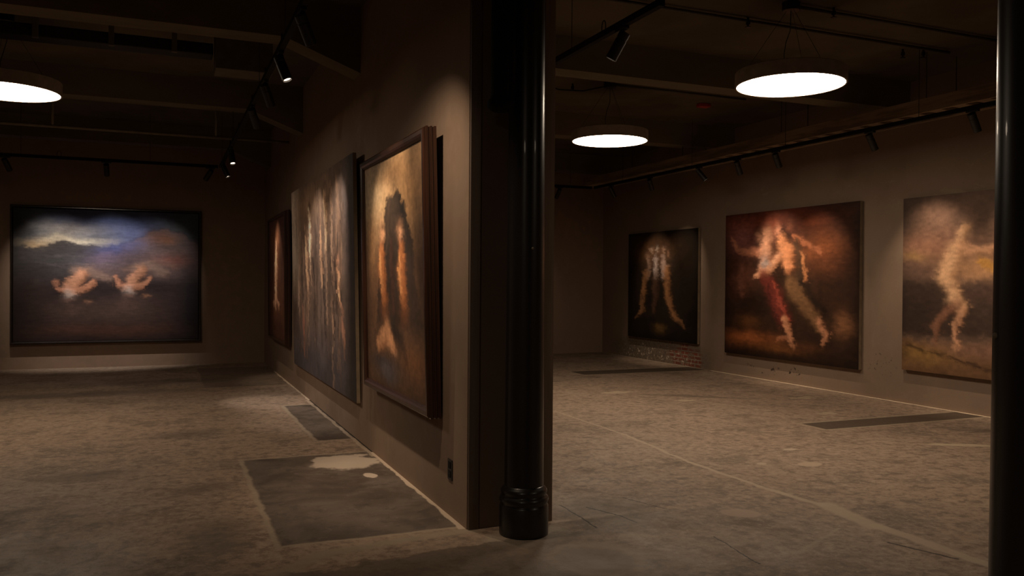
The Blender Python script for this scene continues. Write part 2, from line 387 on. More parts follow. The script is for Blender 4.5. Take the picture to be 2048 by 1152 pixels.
# ------------------------------------------------------------------ cast iron columns
def column(x, y, label, extra=()):
    e = empty('iron_column', (x, y, 0), label, 'column', 'round black cast iron columns')
    s = bmesh.new(); lathe(s, [(.121, .30), (.120, .6), (.108, 3.2), (.108, 3.45), (.112, 3.6)], 64); link('shaft', s, M['iron'], e, True)
    b = bmesh.new()
    lathe(b, [(0, 0), (.150, 0), (.152, .01), (.151, .175), (.146, .185), (.142, .19), (.149, .20), (.153, .215), (.149, .23), (.140, .238), (.136, .25), (.142, .258), (.143, .272), (.134, .285), (.124, .295), (.121, .30), (0, .30)], 64)
    link('base', b, M['iron'], e, True)
    c = bmesh.new()
    lathe(c, [(.112, 3.6), (.13, 3.61), (.13, 3.65), (.118, 3.67), (.122, 3.75), (.145, 3.85), (.15, 3.87), (.15, 3.93), (.14, 3.94), (.14, 4.178), (0, 4.178)], 64)
    link('capital', c, M['iron'], e, True)
    for (a, z) in extra:
        k = bmesh.new(); mm = Matrix.Translation(((.1225-z*.0046)*math.cos(a), (.1225-z*.0046)*math.sin(a), z)) @ Matrix.Rotation(a, 4, 'Z') @ Matrix.Rotation(PI/2, 4, 'Y')
        lathe(k, [(0, 0), (.008, 0), (.008, .004), (.004, .008), (0, .009)], 12, mm); link('screw', k, M['conduit_pale'], e)
    return e
column(2.055, 4.69, 'round black iron column with moulded base before the partition end', [(-1.6, 1.75)])
column(2.06, 1.42, 'near round black iron column at the right edge of the view', [(2.6, 1.42), (-2.6, 1.8)])
bm = bmesh.new()
lathe(bm, [(0, 2.56), (.045, 2.56), (.078, 2.575), (.082, 2.60), (.078, 2.62), (.062, 2.635), (.058, 2.66), (.058, 4.178), (0, 4.178)], 32, Matrix.Translation((1.845, 4.60, 0)))
tag(link('drain_pipe', bm, M['black_matte'], smooth=True), 'black capped pipe hanging from the ceiling left of the column', 'pipe')

# ------------------------------------------------------------------ wall outlet
e = empty('wall_outlet', (XP, 5.20, .305), 'small black power outlet low on the partition beside the framed painting', 'outlet')
link('cover_plate', at(e, box(bmesh.new(), XP-.007, XP, 5.155, 5.245, .24, .375, bev=.002)), M['black'], e)
for z in (.278, .338):
    s = link('socket', at(e, box(bmesh.new(), XP-.011, XP-.006, 5.178, 5.222, z-.022, z+.022, bev=.002)), M['black_matte'], e)
    for y in (5.192, 5.208): link('slot', at(e, box(bmesh.new(), XP-.0125, XP-.0105, y-.0015, y+.0015, z-.008, z+.008)), M['conduit'], s)

# ------------------------------------------------------------------ pendants
def pendant(x, y, label, diff='diffuser'):
    z = 3.40; e = empty('pendant_lamp', (x, y, z), label, 'lamp', 'large round pendant lamps')
    s = bmesh.new(); lathe(s, [(.487, .0), (.5, .0), (.503, .004), (.503, .128), (.497, .134), (0, .136)], 96); link('shade', s, M['bronze_frame'], e)
    s = bmesh.new(); lathe(s, [(.4865, .004), (0, .004)], 96); link('diffuser', s, M[diff], e)
    s = bmesh.new(); lathe(s, [(0, .70), (.075, .70), (.08, .705), (.08, .778), (0, .778)], 40); link('canopy', s, M['black'], e)
    for k in range(3):
        a = 2*PI*k/3+.5
        s = bmesh.new(); rod(s, (.42*math.cos(a), .42*math.sin(a), .133), (.04*math.cos(a), .04*math.sin(a), .70), .0018, 6); link('suspension_wire', s, M['black'], e)
    s = bmesh.new(); tube(s, [(-.05, .02, .134), (-.05, .03, .30), (-.02, .04, .42), (.01, .02, .52), (0, 0, .70)], .004, 6); link('power_cord', s, M['black'], e)
    return e
pendant(5.41, 6.20, 'large black rimmed round pendant lamp, the nearer one in the right room')
pendant(5.41, 9.62, 'round pendant lamp farther back, beside the iron column')
pendant(-1.46, 9.62, 'round pendant lamp cut by the left edge of the view')
# two unseen pendants added behind the viewer to brighten partition end and column
pendant(-1.46, -.64, 'added unseen round pendant lamp in the left room behind the viewer', 'diffuser_added')
pendant(5.41, -.64, 'added unseen round pendant lamp in the right room behind the viewer', 'diffuser_added')

# ------------------------------------------------------------------ tracks and spotlights
def track(a, b, label, ends=True, loops=(), wires=()):
    a, b = Vector(a), Vector(b); e = empty('lighting_track', a, label, 'lighting track', 'black lighting tracks')
    Mx, L = frame_of((0, 0, 0), b-a)
    bm = bmesh.new(); box(bm, -.023, .023, -.024, .024, 0, L, Mx, .003); link('rail', bm, M['black_matte'], e)
    for t in wires:
        p = (b-a)*t; s = bmesh.new(); rod(s, p+Vector((0, 0, .015)), (p.x, p.y, ZC-a.z-.001), .003, 6); link('suspension_wire', s, M['black'], e)
    for t in loops:
        p = (b-a)*t; s = bmesh.new(); n = 14; r = .05
        d_ = (b-a).normalized()
        pts = [p+Vector((0, 0, .055))+d_*(.6*r*math.cos(2*PI*i/n))+Vector((0, 0, r*math.sin(2*PI*i/n))) for i in range(n+1)]
        tube(s, pts, .004, 6); link('cable_loop', s, M['black_matte'], e, True)
    return e
ZT = 3.40
track((.86, 4.0, ZT), (.86, 14.45, ZT), 'long black track of spotlights facing the partition in the left room', wires=(.05, .25, .43, .75, .97), loops=(.27, .38, .5, .66, .8))
track((-4.3, 14.5, ZT), (.82, 14.5, ZT), 'black track of spotlights along the back wall of left room', wires=(.1, .45, .8), loops=(.55,))
track((3.03, 4.70, ZT), (3.03, 13.5, ZT), 'thick black track with loose end near the column in right room', wires=(.15, .5, .9), loops=(.09,))
track((7.80, 3.6, ZT), (7.80, 14.45, ZT), 'long black track under the wooden tray along right wall', wires=(.1, .3, .5, .7, .9))
track((3.07, 14.5, ZT), (7.76, 14.5, ZT), 'short black track across the far end of right room', wires=(.1, .5, .9))

def spotlight(mount, aim, label, group, watts=0, angle=48, blend=.7, lens_on=True, col=WARM, twist=.0):
    mount = Vector(mount); aim = Vector(aim)
    e = empty('track_spotlight', mount+Vector((0, 0, -.025)), label, 'spotlight', group)
    pivot = Vector((0, 0, -.075)); d_ = (aim-(mount+Vector((0, 0, -.093)))).normalized()
    along_y = abs(mount.x-.86) < .1 or abs(mount.x-7.8) < .1 or abs(mount.x-3.03) < .1
    bm = bmesh.new()
    if along_y: box(bm, -.02, .02, -.07, .07, -.022, 0, bev=.004)
    else: box(bm, -.07, .07, -.02, .02, -.022, 0, bev=.004)
    link('adapter', bm, M['black'], e)
    bm = bmesh.new(); rod(bm, (0, 0, -.02), pivot, .009, 12); link('arm', bm, M['black'], e, True)
    q = d_.to_track_quat('Z', 'Y').to_matrix().to_4x4(); q.translation = pivot
    bm = bmesh.new(); L0, L1, r = -.045, .165, .041
    lathe(bm, [(0, L0), (r-.004, L0), (r, L0+.004), (r, L0+.05), (r-.003, L0+.053), (r-.003, L0+.058), (r, L0+.061), (r, L1-.002), (r-.002, L1), (r-.006, L1), (r-.008, L1-.018), (0, L1-.018)], 32, q)
    h = link('housing', bm, M['black'], e)
    bm = bmesh.new(); lathe(bm, [(r-.010, L1-.014), (0, L1-.013)], 24, q)
    link('lens', bm, M['lens_on'] if lens_on else M['black'], e)
    if watts:
        ld = bpy.data.lights.new('spot_beam', 'SPOT'); ld.energy = watts*SPOT; ld.spot_size = math.radians(angle); ld.spot_blend = blend
        ld.color = col; ld.shadow_soft_size = .02
        lo = bpy.data.objects.new('spot_beam', ld); C.objects.link(lo); lo.parent = e
        lo.location = pivot+d_*(L1+.012); lo.rotation_euler = d_.to_track_quat('-Z', 'Y').to_euler()
    return e
gL = 'spotlights on the partition track'; gB = 'spotlights on the back wall track'; gR = 'spotlights on the right wall track'
COOL = (1.0, .86, .74)
spotlight((.86, 4.72, ZT), (1.75, 6.1, .75), 'added unseen track spotlight at the near end of the partition track, above the view', gL, 36, 100, 1.0)  # added out of view to brighten the near stretch of partition wall
spotlight((.86, 5.75, ZT), (1.75, 6.5, 1.6), 'black track spotlight cut off by the top edge, nearest of its track', gL, 34, 60, .8)
spotlight((.86, 6.90, ZT), (1.75, 6.25, .7), 'black track spotlight above its lit lens, second from the top on the slanting track', gL, 44, 56, .7)
spotlight((.86, 7.95, ZT), (1.75, 9.0, 1.3), 'black track spotlight with its back to the viewer, third down the slanting track', gL, 58, 56, .8, col=COOL)
spotlight((.86, 9.15, ZT), (1.75, 10.3, 1.2), 'black track spotlight fourth down the slanting track', gL, 58, 56, .8, col=COOL)
spotlight((.86, 12.15, ZT), (1.25, 10.95, .0), 'black track spotlight whose brightest round lens faces the viewer', gL, 40, 24, .8, col=COOL)
spotlight((.86, 13.75, ZT), (1.75, 13.4, 1.3), 'black track spotlight with small lit lens at the far end of slanting track', gL, 26, 50, .8)
spotlight((-2.20, 14.5, ZT), (-1.5, 16.1, 1.35), 'black spotlight at the far left, above left end of the landscape painting', gB, 50, 62, .8, col=COOL)
spotlight((-.83, 14.5, ZT), (-.8, 16.1, 1.5), 'black spotlight centred above the landscape painting', gB, 40, 62, .8, col=(.95, .90, .88))
spotlight((.70, 14.5, ZT), (-.4, 16.1, 1.45), 'black spotlight tilted left above right end of landscape painting', gB, 34, 56, .8, col=COOL)
spotlight((3.03, 5.22, ZT), (2.33, 5.9, 1.6), 'large black spotlight on the loose ended track right of column', 'spotlights on other tracks of right room', 8, 45, .8)
spotlight((7.80, 6.18, ZT), (8.95, 6.3, 1.5), 'dark spotlight beside the near column, first on right wall track', gR, 40, 62, .8)
spotlight((7.80, 7.55, ZT), (8.95, 7.6, 1.5), 'dark spotlight above the left edge of the rightmost painting', gR, 36, 62, .8)
spotlight((7.80, 9.21, ZT), (8.95, 9.6, 1.5), 'dark spotlight above the right part of the middle red painting', gR, 32, 60, .8)
spotlight((7.80, 10.05, ZT), (8.95, 10.5, 1.5), 'dark spotlight above the middle of the red painting', gR, 28, 60, .8)
spotlight((7.80, 11.0, ZT), (8.95, 10.2, 1.6), 'dark spotlight with faintly glowing lens above left edge of red painting', gR, 24, 60, .8)
spotlight((7.80, 12.44, ZT), (8.95, 13.2, 1.5), 'dark spotlight above the right edge of the smallest right wall painting', gR, 26, 58, .8)
spotlight((7.80, 13.8, ZT), (8.95, 13.9, 1.5), 'dark spotlight above the left edge of the smallest right wall painting', gR, 20, 58, .8)
spotlight((7.05, 14.5, ZT), (7.0, 16.1, 1.6), 'small dark spotlight on the far end track beside the partition', 'spotlights on other tracks of right room', 5, 50, .8)

# cable tray above the right wall track
e = empty('cable_tray', (8.2, 3.6, 3.56), 'rough wooden cable tray running above the track on right wall', 'cable tray')
link('side_rail', at(e, box(bmesh.new(), 7.95, 7.98, 3.4, 15.2, 3.50, 3.66, bev=.004)), M['tray'], e)
link('side_rail', at(e, box(bmesh.new(), 8.42, 8.45, 3.4, 15.2, 3.50, 3.66, bev=.004)), M['tray'], e)
k = 3.45
while k < 15.2:
    link('rung', at(e, box(bmesh.new(), 7.985, 8.415, k, k+.16, 3.51, 3.535)), M['tray'], e); k += .30
for y in (4.5, 6.9, 9.3, 11.7, 14.1):
    for x in (7.965, 8.435): link('hanger_rod', at(e, rod(bmesh.new(), (x, y, 3.665), (x, y, ZC-.001), .006, 8)), M['conduit'], e)

# fixtures on the far wall of the right room
bm = bmesh.new(); lathe(bm, [(0, 0), (.16, 0), (.165, .02), (.16, .06), (.13, .075), (.12, .065), (0, .06)], 40, Matrix.Translation((6.62, YB-.001, 2.92)) @ Matrix.Rotation(PI/2, 4, 'X'))
tag(link('wall_speaker', bm, M['black_matte'], smooth=True), 'round dark fixture high on the far wall beside the partition', 'speaker')
e = empty('wall_camera', (7.2, YB, 3.05), 'small dark box fixture high on the far wall left of the corner', 'camera')
e.location = (7.33, YB, 3.05)
link('bracket', at(e, box(bmesh.new(), 7.31, 7.35, YB-.06, YB-.001, 3.03, 3.09, bev=.004)), M['black'], e)
link('housing', at(e, box(bmesh.new(), 7.22, 7.44, YB-.16, YB-.061, 3.00, 3.12, bev=.012)), M['black_matte'], e)

# ------------------------------------------------------------------ painted canvases
rng = np.random.default_rng(7)
def vnoise(h, w_, cy, cx):
    g = rng.random((cy+2, cx+2)); Y = np.linspace(0, cy, h); X = np.linspace(0, cx, w_)
    yi = Y.astype(int); xi = X.astype(int); fy = (Y-yi)[:, None]; fx = (X-xi)[None, :]
    fy = fy*fy*(3-2*fy); fx = fx*fx*(3-2*fx)
    return g[yi][:, xi]*(1-fy)*(1-fx)+g[yi+1][:, xi]*fy*(1-fx)+g[yi][:, xi+1]*(1-fy)*fx+g[yi+1][:, xi+1]*fy*fx
class Art:
    def __init__(s, h, w_, base, aspect=1.0, warp=.018):
        s.h, s.w = h, w_; s.c = np.ones((h, w_, 3))*np.array(lin(base)); s.as_ = aspect
        v, u = np.meshgrid(np.linspace(0, 1, h), np.linspace(0, 1, w_), indexing='ij')
        s.u0, s.v0 = u, v
        s.u = u+(vnoise(h, w_, 7, 7)-.5)*warp*1.6+(vnoise(h, w_, 22, 22)-.5)*warp; s.v = v+(vnoise(h, w_, 7, 7)-.5)*warp*1.6+(vnoise(h, w_, 22, 22)-.5)*warp
    def _mix(s, m, col):
        m = np.clip(m, 0, 1)[..., None]; s.c = s.c*(1-m)+np.array(lin(col))*m
    def blob(s, cx, cy, rx, ry, col, a=.9, ang=0, p=2.0):
        c, n = math.cos(ang), math.sin(ang); dx = s.u-cx; dy = s.v-cy
        x = (dx*c+dy*n)/rx; y = (dy*c-dx*n)/ry
        s._mix(a*np.exp(-(x*x+y*y)**(p/2)), col)
    def stroke(s, pts, wd, col, a=.9, p=3.4, asp=None, vol=.38):
        asp = asp or s.as_; best = np.full((s.h, s.w), 9.); sd = np.zeros((s.h, s.w))
        n = len(pts)-1; ws = wd if isinstance(wd, (list, tuple)) else [wd]*len(pts)
        for i in range(n):
            ax, ay = pts[i]; bx, by = pts[i+1]; vx = (bx-ax)*asp; vy = by-ay; L = math.hypot(vx, vy)+1e-9
            px = (s.u-ax)*asp; py = s.v-ay; t = np.clip((px*vx+py*vy)/(L*L), 0, 1)
            ww = ws[i]*(1-t)+ws[i+1]*t; qx = px-t*vx; qy = py-t*vy; d_ = np.hypot(qx, qy)/ww
            sd = np.where(d_ < best, (qx*.85+qy*.45)/ww, sd); best = np.minimum(best, d_)
        m = np.clip(a*np.exp(-best**p), 0, 1)[..., None]
        sh = np.clip(1.06-vol*np.clip(sd+.25, -.4, 1.3), .35, 1.25)[..., None]
        tint = np.array([1, .93, .86])**np.clip(sd*2, 0, 1.5)[..., None]
        s.c = s.c*(1-m)+np.array(lin(col))*sh*tint*m
    def grad(s, f, col, a=1.): s._mix(f(s.u, s.v)*a, col)
    def finish(s, amp=.35, vig=.6, cells=(90, 30), edge=.09):
        # break the surface up into small dabs of the brush
        h, w_ = s.h, s.w; I, J = np.meshgrid(np.arange(h), np.arange(w_), indexing='ij')
        for ch, cw, k in ((6, 9, 1.5), (3, 5, 1.1)):
            if cells[1] > cells[0]: ch, cw = cw, ch
            jj = I//ch; sh_ = rng.integers(0, cw, h//ch+2)[jj]; g = (J+sh_)//cw
            dy = rng.normal(0, k, (h//ch+2, w_//cw+3))[jj, g]; dx = rng.normal(0, k*1.5, (h//ch+2, w_//cw+3))[jj, g]
            lum = 1+rng.normal(0, .055, (h//ch+2, w_//cw+3))[jj, g]
            s.c = .45*s.c+.55*s.c[np.clip(I+dy, 0, h-1).astype(int), np.clip(J+dx, 0, w_-1).astype(int)]*lum[..., None]
        n = (vnoise(h, w_, *cells)*.5+vnoise(h, w_, cells[0]//3, cells[1])*.3+vnoise(h, w_, 9, 9)*.6+vnoise(h, w_, 4, 5)*.35)/1.75
        s.c *= np.clip(1+amp*3.2*(n-.5), .3, 2)[..., None]
        d_ = np.minimum(np.minimum(s.u0, 1-s.u0)*s.as_, np.minimum(s.v0, 1-s.v0))
        s.c *= (1-vig*np.exp(-d_/edge))[..., None]
        return np.clip(s.c, 0, 1)
sm = lambda x, a, b: np.clip((x-a)/(b-a), 0, 1)**2*(3-2*np.clip((x-a)/(b-a), 0, 1))

def art_landscape():
    a = Art(250, 330, (58, 42, 40), 1.33)
    a.grad(lambda u, v: 1-sm(v, .22, .40), (70, 78, 90))
    a.blob(.52, .06, .30, .13, (72, 86, 142), .85); a.blob(.30, .15, .22, .06, (176, 170, 164), .7); a.blob(.62, .16, .14, .07, (84, 94, 142), .5)
    a.grad(lambda u, v: np.exp(-((v-(.255-.05*np.exp(-((u-.24)/.09)**2)+.01*np.sin(u*9)))/.032)**2)*np.exp(-((u-.25)/.27)**2), (226, 214, 190), .85)
    a.blob(.12, .26, .09, .03, (205, 165, 110), .6); a.blob(.02, .12, .07, .22, (14, 18, 20), .95); a.blob(.90, .10, .12, .10, (58, 66, 70), .8); a.blob(.45, .02, .3, .03, (50, 60, 80), .6)
    a.grad(lambda u, v: sm(v-(.29+.02*np.sin(u*5+3.3)-.045*np.exp(-((u-.24)/.09)**2)), -.004, .02)*(1-sm(v, .55, .8)), (66, 62, 64), .95)
    a.grad(lambda u, v: sm(v-(.36-.25*np.exp(-((u-.80)/.24)**2)), -.004, .016)*sm(u, .34, .46)*(1-sm(v, .5, .75)), (100, 82, 82), .95)
    a.grad(lambda u, v: np.exp(-((v-(.36-.25*np.exp(-((u-.80)/.24)**2)))/.008)**2)*sm(u, .4, .5), (52, 50, 66), .6)
    a.blob(.52, .30, .11, .06, (84, 90, 146), .75, -.35); a.blob(.62, .25, .10, .045, (78, 84, 128), .5, -.5); a.blob(.46, .38, .13, .05, (108, 92, 112), .6)
    a.blob(.78, .18, .08, .05, (122, 82, 64), .7); a.blob(.82, .21, .05, .03, (140, 92, 58), .5); a.blob(.86, .37, .12, .045, (136, 84, 74), .7); a.blob(.20, .38, .16, .035, (74, 74, 76), .7)
    a.stroke([(.12, .40), (.25, .43), (.42, .40), (.55, .41)], .007, (98, 90, 92), .5, 2, vol=0); a.stroke([(.16, .34), (.3, .36), (.38, .35)], .006, (92, 88, 90), .45, 2, vol=0)
    a.stroke([(.58, .45), (.72, .40), (.86, .42)], .02, (138, 106, 92), .45, 2, vol=0)
    a.grad(lambda u, v: sm(v, .46, .60), (62, 45, 43), .85)
    for cx, cy in ((.29, .57), (.605, .535)):
        a.blob(cx+.10, cy+.04, .17, .06, (26, 20, 22), .8); a.blob(cx-.05, cy+.08, .10, .03, (30, 21, 22), .6)
        a.stroke([(cx+.20, cy-.05), (cx+.10, cy-.10), (cx+.03, cy-.09)], [.03, .05, .04], (142, 116, 104), .7)
        a.stroke([(cx+.06, cy-.07), (cx+.02, cy+.0), (cx, cy+.045)], [.045, .052, .04], (206, 148, 116), .88)
        a.stroke([(cx-.08, cy-.03), (cx-.055, cy+.045), (cx-.01, cy+.05)], [.016, .024, .03], (204, 142, 112), .75)
        a.stroke([(cx+.12, cy-.01), (cx+.08, cy+.045), (cx+.02, cy+.05)], [.02, .026, .03], (204, 142, 110), .8)
        a.blob(cx, cy+.072, .027, .036, (188, 172, 164), .75); a.blob(cx, cy+.115, .03, .015, (120, 84, 70), .6)
        a.blob(cx, cy+.19, .04, .05, (104, 78, 68), .4); a.blob(cx+.1, cy+.12, .02, .014, (168, 120, 90), .6)
    a.blob(.5, .92, .5, .05, (96, 60, 46), .6); a.blob(.5, .78, .34, .08, (84, 66, 58), .6); a.blob(.97, .7, .09, .4, (30, 32, 42), .8); a.blob(.02, .7, .09, .4, (40, 28, 26), .7)
    return a.finish(.30, .5, (120, 26))
def art_group():
    a = Art(260, 250, (52, 34, 24), 1.27, .012)
    a.blob(.40, .06, .45, .10, (160, 80, 56), .85); a.blob(.14, .18, .16, .12, (150, 94, 88), .85); a.blob(.80, .12, .3, .08, (64, 38, 28), .8); a.blob(.74, .28, .20, .10, (158, 92, 56), .75)
    a.blob(.60, .10, .2, .04, (140, 74, 48), .6); a.blob(.12, .48, .16, .14, (118, 72, 56), .7); a.blob(.86, .55, .2, .2, (66, 40, 26), .7); a.blob(.2, .64, .18, .12, (34, 23, 18), .8); a.blob(.80, .40, .12, .05, (120, 70, 44), .6)
    a.stroke([(.16, .36), (.13, .46), (.16, .56)], [.03, .05, .03], (126, 80, 64), .6)
    a.blob(.30, .19, .055, .11, (20, 14, 12), .9); a.blob(.50, .15, .06, .08, (34, 22, 18), .85)
    a.stroke([(.06, .17), (.11, .26), (.22, .27), (.32, .28)], [.014, .02, .028, .04], (204, 134, 104), .85)
    a.stroke([(.35, .22), (.35, .30), (.33, .40)], [.05, .075, .05], (226, 166, 134), .9)
    a.blob(.355, .15, .032, .05, (206, 150, 118), .85); a.blob(.285, .17, .022, .032, (190, 134, 106), .75); a.blob(.43, .14, .024, .045, (224, 156, 124), .85); a.blob(.52, .12, .026, .035, (160, 96, 70), .7)
    a.stroke([(.46, .20), (.50, .29), (.52, .38)], [.04, .07, .045], (226, 154, 110), .92)
    a.stroke([(.26, .45), (.37, .40), (.45, .30)], [.018, .028, .03], (240, 174, 136), .9)
    a.blob(.34, .345, .032, .045, (186, 180, 180), .7)
    a.stroke([(.55, .18), (.66, .24), (.75, .30)], [.014, .02, .013], (190, 118, 82), .8)
    a.stroke([(.57, .24), (.61, .36), (.60, .50)], [.04, .05, .04], (70, 52, 38), .8)
    a.stroke([(.61, .30), (.64, .40), (.66, .47)], [.014, .016, .012], (206, 138, 92), .75)
    a.stroke([(.33, .44), (.42, .58), (.50, .74)], [.045, .075, .06], (112, 48, 40), .88)
    a.stroke([(.40, .48), (.45, .60), (.53, .74)], [.010, .014, .012], (170, 80, 62), .6); a.stroke([(.36, .50), (.38, .62), (.44, .74)], [.010, .014, .012], (58, 26, 24), .6)
    a.stroke([(.54, .50), (.66, .64), (.74, .76)], [.06, .065, .04], (134, 98, 66), .75)
    a.stroke([(.62, .48), (.74, .62), (.84, .74)], [.025, .025, .02], (38, 26, 18), .8)
    a.blob(.90, .74, .06, .075, (156, 106, 72), .75)
    a.stroke([(.50, .74), (.53, .84), (.56, .90)], [.03, .028, .018], (214, 150, 112), .85); a.stroke([(.44, .88), (.50, .85)], .014, (180, 120, 88), .7); a.stroke([(.74, .74), (.79, .82), (.77, .88)], [.03, .024, .016], (204, 142, 106), .85)
    a.blob(.2, .88, .22, .045, (184, 106, 58), .8); a.blob(.42, .93, .2, .03, (136, 84, 44), .7); a.blob(.20, .76, .10, .05, (110, 68, 36), .7); a.blob(.66, .90, .12, .03, (104, 64, 38), .6)
    return a.finish(.36, .55, (80, 40))
def art_small():
    a = Art(200, 160, (36, 28, 21), 1.15, .012)
    a.blob(.38, .17, .28, .12, (130, 90, 58), .75); a.blob(.75, .3, .2, .2, (40, 30, 22), .8); a.blob(.16, .5, .12, .2, (50, 38, 28), .6)
    a.blob(.42, .24, .15, .09, (110, 84, 68), .7)
    for x, y, c in ((.28, .20, (160, 124, 100)), (.36, .17, (190, 160, 140)), (.44, .16, (210, 190, 176)), (.52, .17, (180, 146, 124)), (.60, .20, (140, 104, 82))): a.blob(x, y-.035, .03, .03, (40, 28, 22), .7); a.blob(x, y, .020, .028, c, .85)
    for x, c in ((.31, (166, 136, 118)), (.42, (208, 190, 184)), (.53, (176, 150, 138))): a.stroke([(x, .24), (x+.01, .32), (x, .40)], [.03, .045, .035], c, .8)
    a.stroke([(.28, .38), (.24, .58), (.22, .74), (.12, .82)], [.045, .05, .03, .016], (156, 112, 76), .8)
    a.stroke([(.58, .36), (.60, .56), (.66, .74), (.84, .86)], [.05, .055, .035, .016], (156, 110, 74), .8)
    a.stroke([(.42, .42), (.42, .60), (.40, .74)], [.06, .05, .03], (88, 62, 48), .7); a.blob(.34, .6, .025, .12, (26, 19, 16), .7); a.blob(.51, .6, .025, .12, (26, 19, 16), .7)
    a.blob(.48, .90, .08, .045, (138, 104, 60), .7); a.blob(.45, .83, .2, .03, (30, 24, 18), .6)
    return a.finish(.32, .55, (60, 40))
def art_bather():
    a = Art(240, 250, (122, 96, 80), 1.12); k = .53
    a.blob(.05*k, .12, .20*k, .16, (50, 40, 32), .85); a.blob(.45*k, .10, .35*k, .08, (150, 116, 98), .7); a.blob(.35*k, .28, .45*k, .08, (168, 120, 96), .8)
    a.blob(.9*k, .40, .3, .07, (188, 140, 96), .75); a.blob(.25*k, .42, .4*k, .06, (98, 74, 66), .7); a.blob(.12*k, .33, .15*k, .03, (190, 150, 96), .6)
    a.grad(lambda u, v: sm(v, .43, .52)*(1-sm(v, .76, .84)), (58, 44, 38), .9); a.blob(.9*k, .55, .2, .05, (92, 68, 58), .6)
    a.grad(lambda u, v: sm(v, .80+0*u, .86), (132, 96, 66), .9); a.blob(.2*k, .90, .3*k, .05, (166, 128, 70), .8); a.blob(.9*k, .86, .25, .04, (150, 112, 96), .7)
    a.stroke([(.05*k, .86), (.5*k, .90), (1.0*k, .97), (1.8*k, .97)], .008, (50, 34, 24), .7)
    cx = lambda x: (x-1480)/440*k; cy = lambda y, x=1700: (y-(45-(x-1480)*.09))/(805+(x-1480)*.19)
    P = lambda *q: [(cx(x), cy(y, x)) for x, y in q]
    a.stroke(P((1770, 180), (1722, 290), (1688, 410), (1725, 500), (1765, 575)), [.022, .055, .055, .05, .032], (224, 178, 138), .92)
    a.stroke(P((1765, 575), (1735, 660), (1728, 745)), [.032, .024, .016], (214, 160, 124), .85)
    a.stroke(P((1745, 265), (1830, 285), (1925, 270)), [.034, .022, .014], (216, 164, 126), .85)
    a.stroke(P((1730, 540), (1650, 620), (1640, 715)), [.04, .026, .014], (150, 104, 80), .7)
    a.blob(cx(1782), cy(185, 1782), .022, .032, (196, 150, 112), .85)
    a.stroke(P((1840, 330), (1930, 385), (2050, 380)), [.02, .025, .02], (204, 150, 70), .75)
    a.blob(.75, .35, .14, .2, (140, 100, 74), .6); a.blob(.8, .7, .2, .1, (70, 52, 44), .7)
    return a.finish(.3, .45, (70, 40))
def art_tower():
    a = Art(330, 190, (100, 72, 52), .95, .012)
    a.grad(lambda u, v: 1-sm(v, .12, .50), (168, 134, 96), .9); a.blob(.12, .12, .3, .14, (186, 166, 136), .7); a.blob(.85, .15, .25, .12, (140, 104, 66), .7); a.blob(.5, .07, .3, .04, (126, 92, 58), .6); a.blob(.10, .36, .08, .12, (170, 128, 86), .6)
    tw = lambda u, v: sm(v-.012*np.sin(u*40)*(u > .45)-.03*(u > .66), .150, .172)*(1-sm(np.abs(u-.56-.02*np.sin(v*20)), .13+.42*np.clip(v-.16, 0, .6)**1.0, .155+.46*np.clip(v-.16, 0, .6)))*(1-sm(v, .68, .80))
    a.grad(tw, (48, 38, 33), .94); a.grad(lambda u, v: tw(u, v)*sm(u, .56, .66)*(1-sm(v, .25, .5)), (27, 22, 20), .85)
    a.blob(.98, .5, .14, .45, (70, 52, 42), .8); a.blob(.02, .55, .08, .25, (92, 68, 50), .6); a.stroke([(.45, .2), (.42, .34), (.36, .5)], [.01, .014, .02], (84, 66, 54), .5)
    for x in (.31, .64):
        a.stroke([(x, .38), (x+.0, .48), (x+.03, .60)], [.035, .062, .05], (176, 112, 68), .88); a.stroke([(x-.03, .42), (x-.03, .50), (x, .58)], [.014, .02, .014], (218, 156, 102), .75)
        a.blob(x, .32, .042, .036, (212, 158, 120), .85); a.blob(x+.01, .295, .04, .014, (60, 42, 34), .7); a.blob(x+.03, .66, .07, .05, (116, 72, 46), .75); a.blob(x+.012, .36, .03, .014, (90, 56, 42), .6)
    a.stroke([(.48, .36), (.49, .5), (.50, .64)], [.02, .04, .03], (74, 46, 38), .7)
    a.grad(lambda u, v: sm(v, .68, .78), (92, 68, 52), .75)
    a.stroke([(.22, .82), (.38, .76), (.50, .83)], [.04, .06, .03], (206, 150, 110), .85); a.stroke([(.48, .72), (.62, .78), (.70, .86)], [.03, .045, .02], (44, 37, 34), .85)
    a.blob(.30, .90, .22, .035, (60, 56, 60), .85); a.blob(.38, .94, .16, .04, (90, 88, 94), .7); a.blob(.52, .85, .03, .02, (170, 130, 104), .6); a.blob(.85, .86, .2, .08, (134, 90, 58), .7)
    return a.finish(.34, .3, (70, 50))
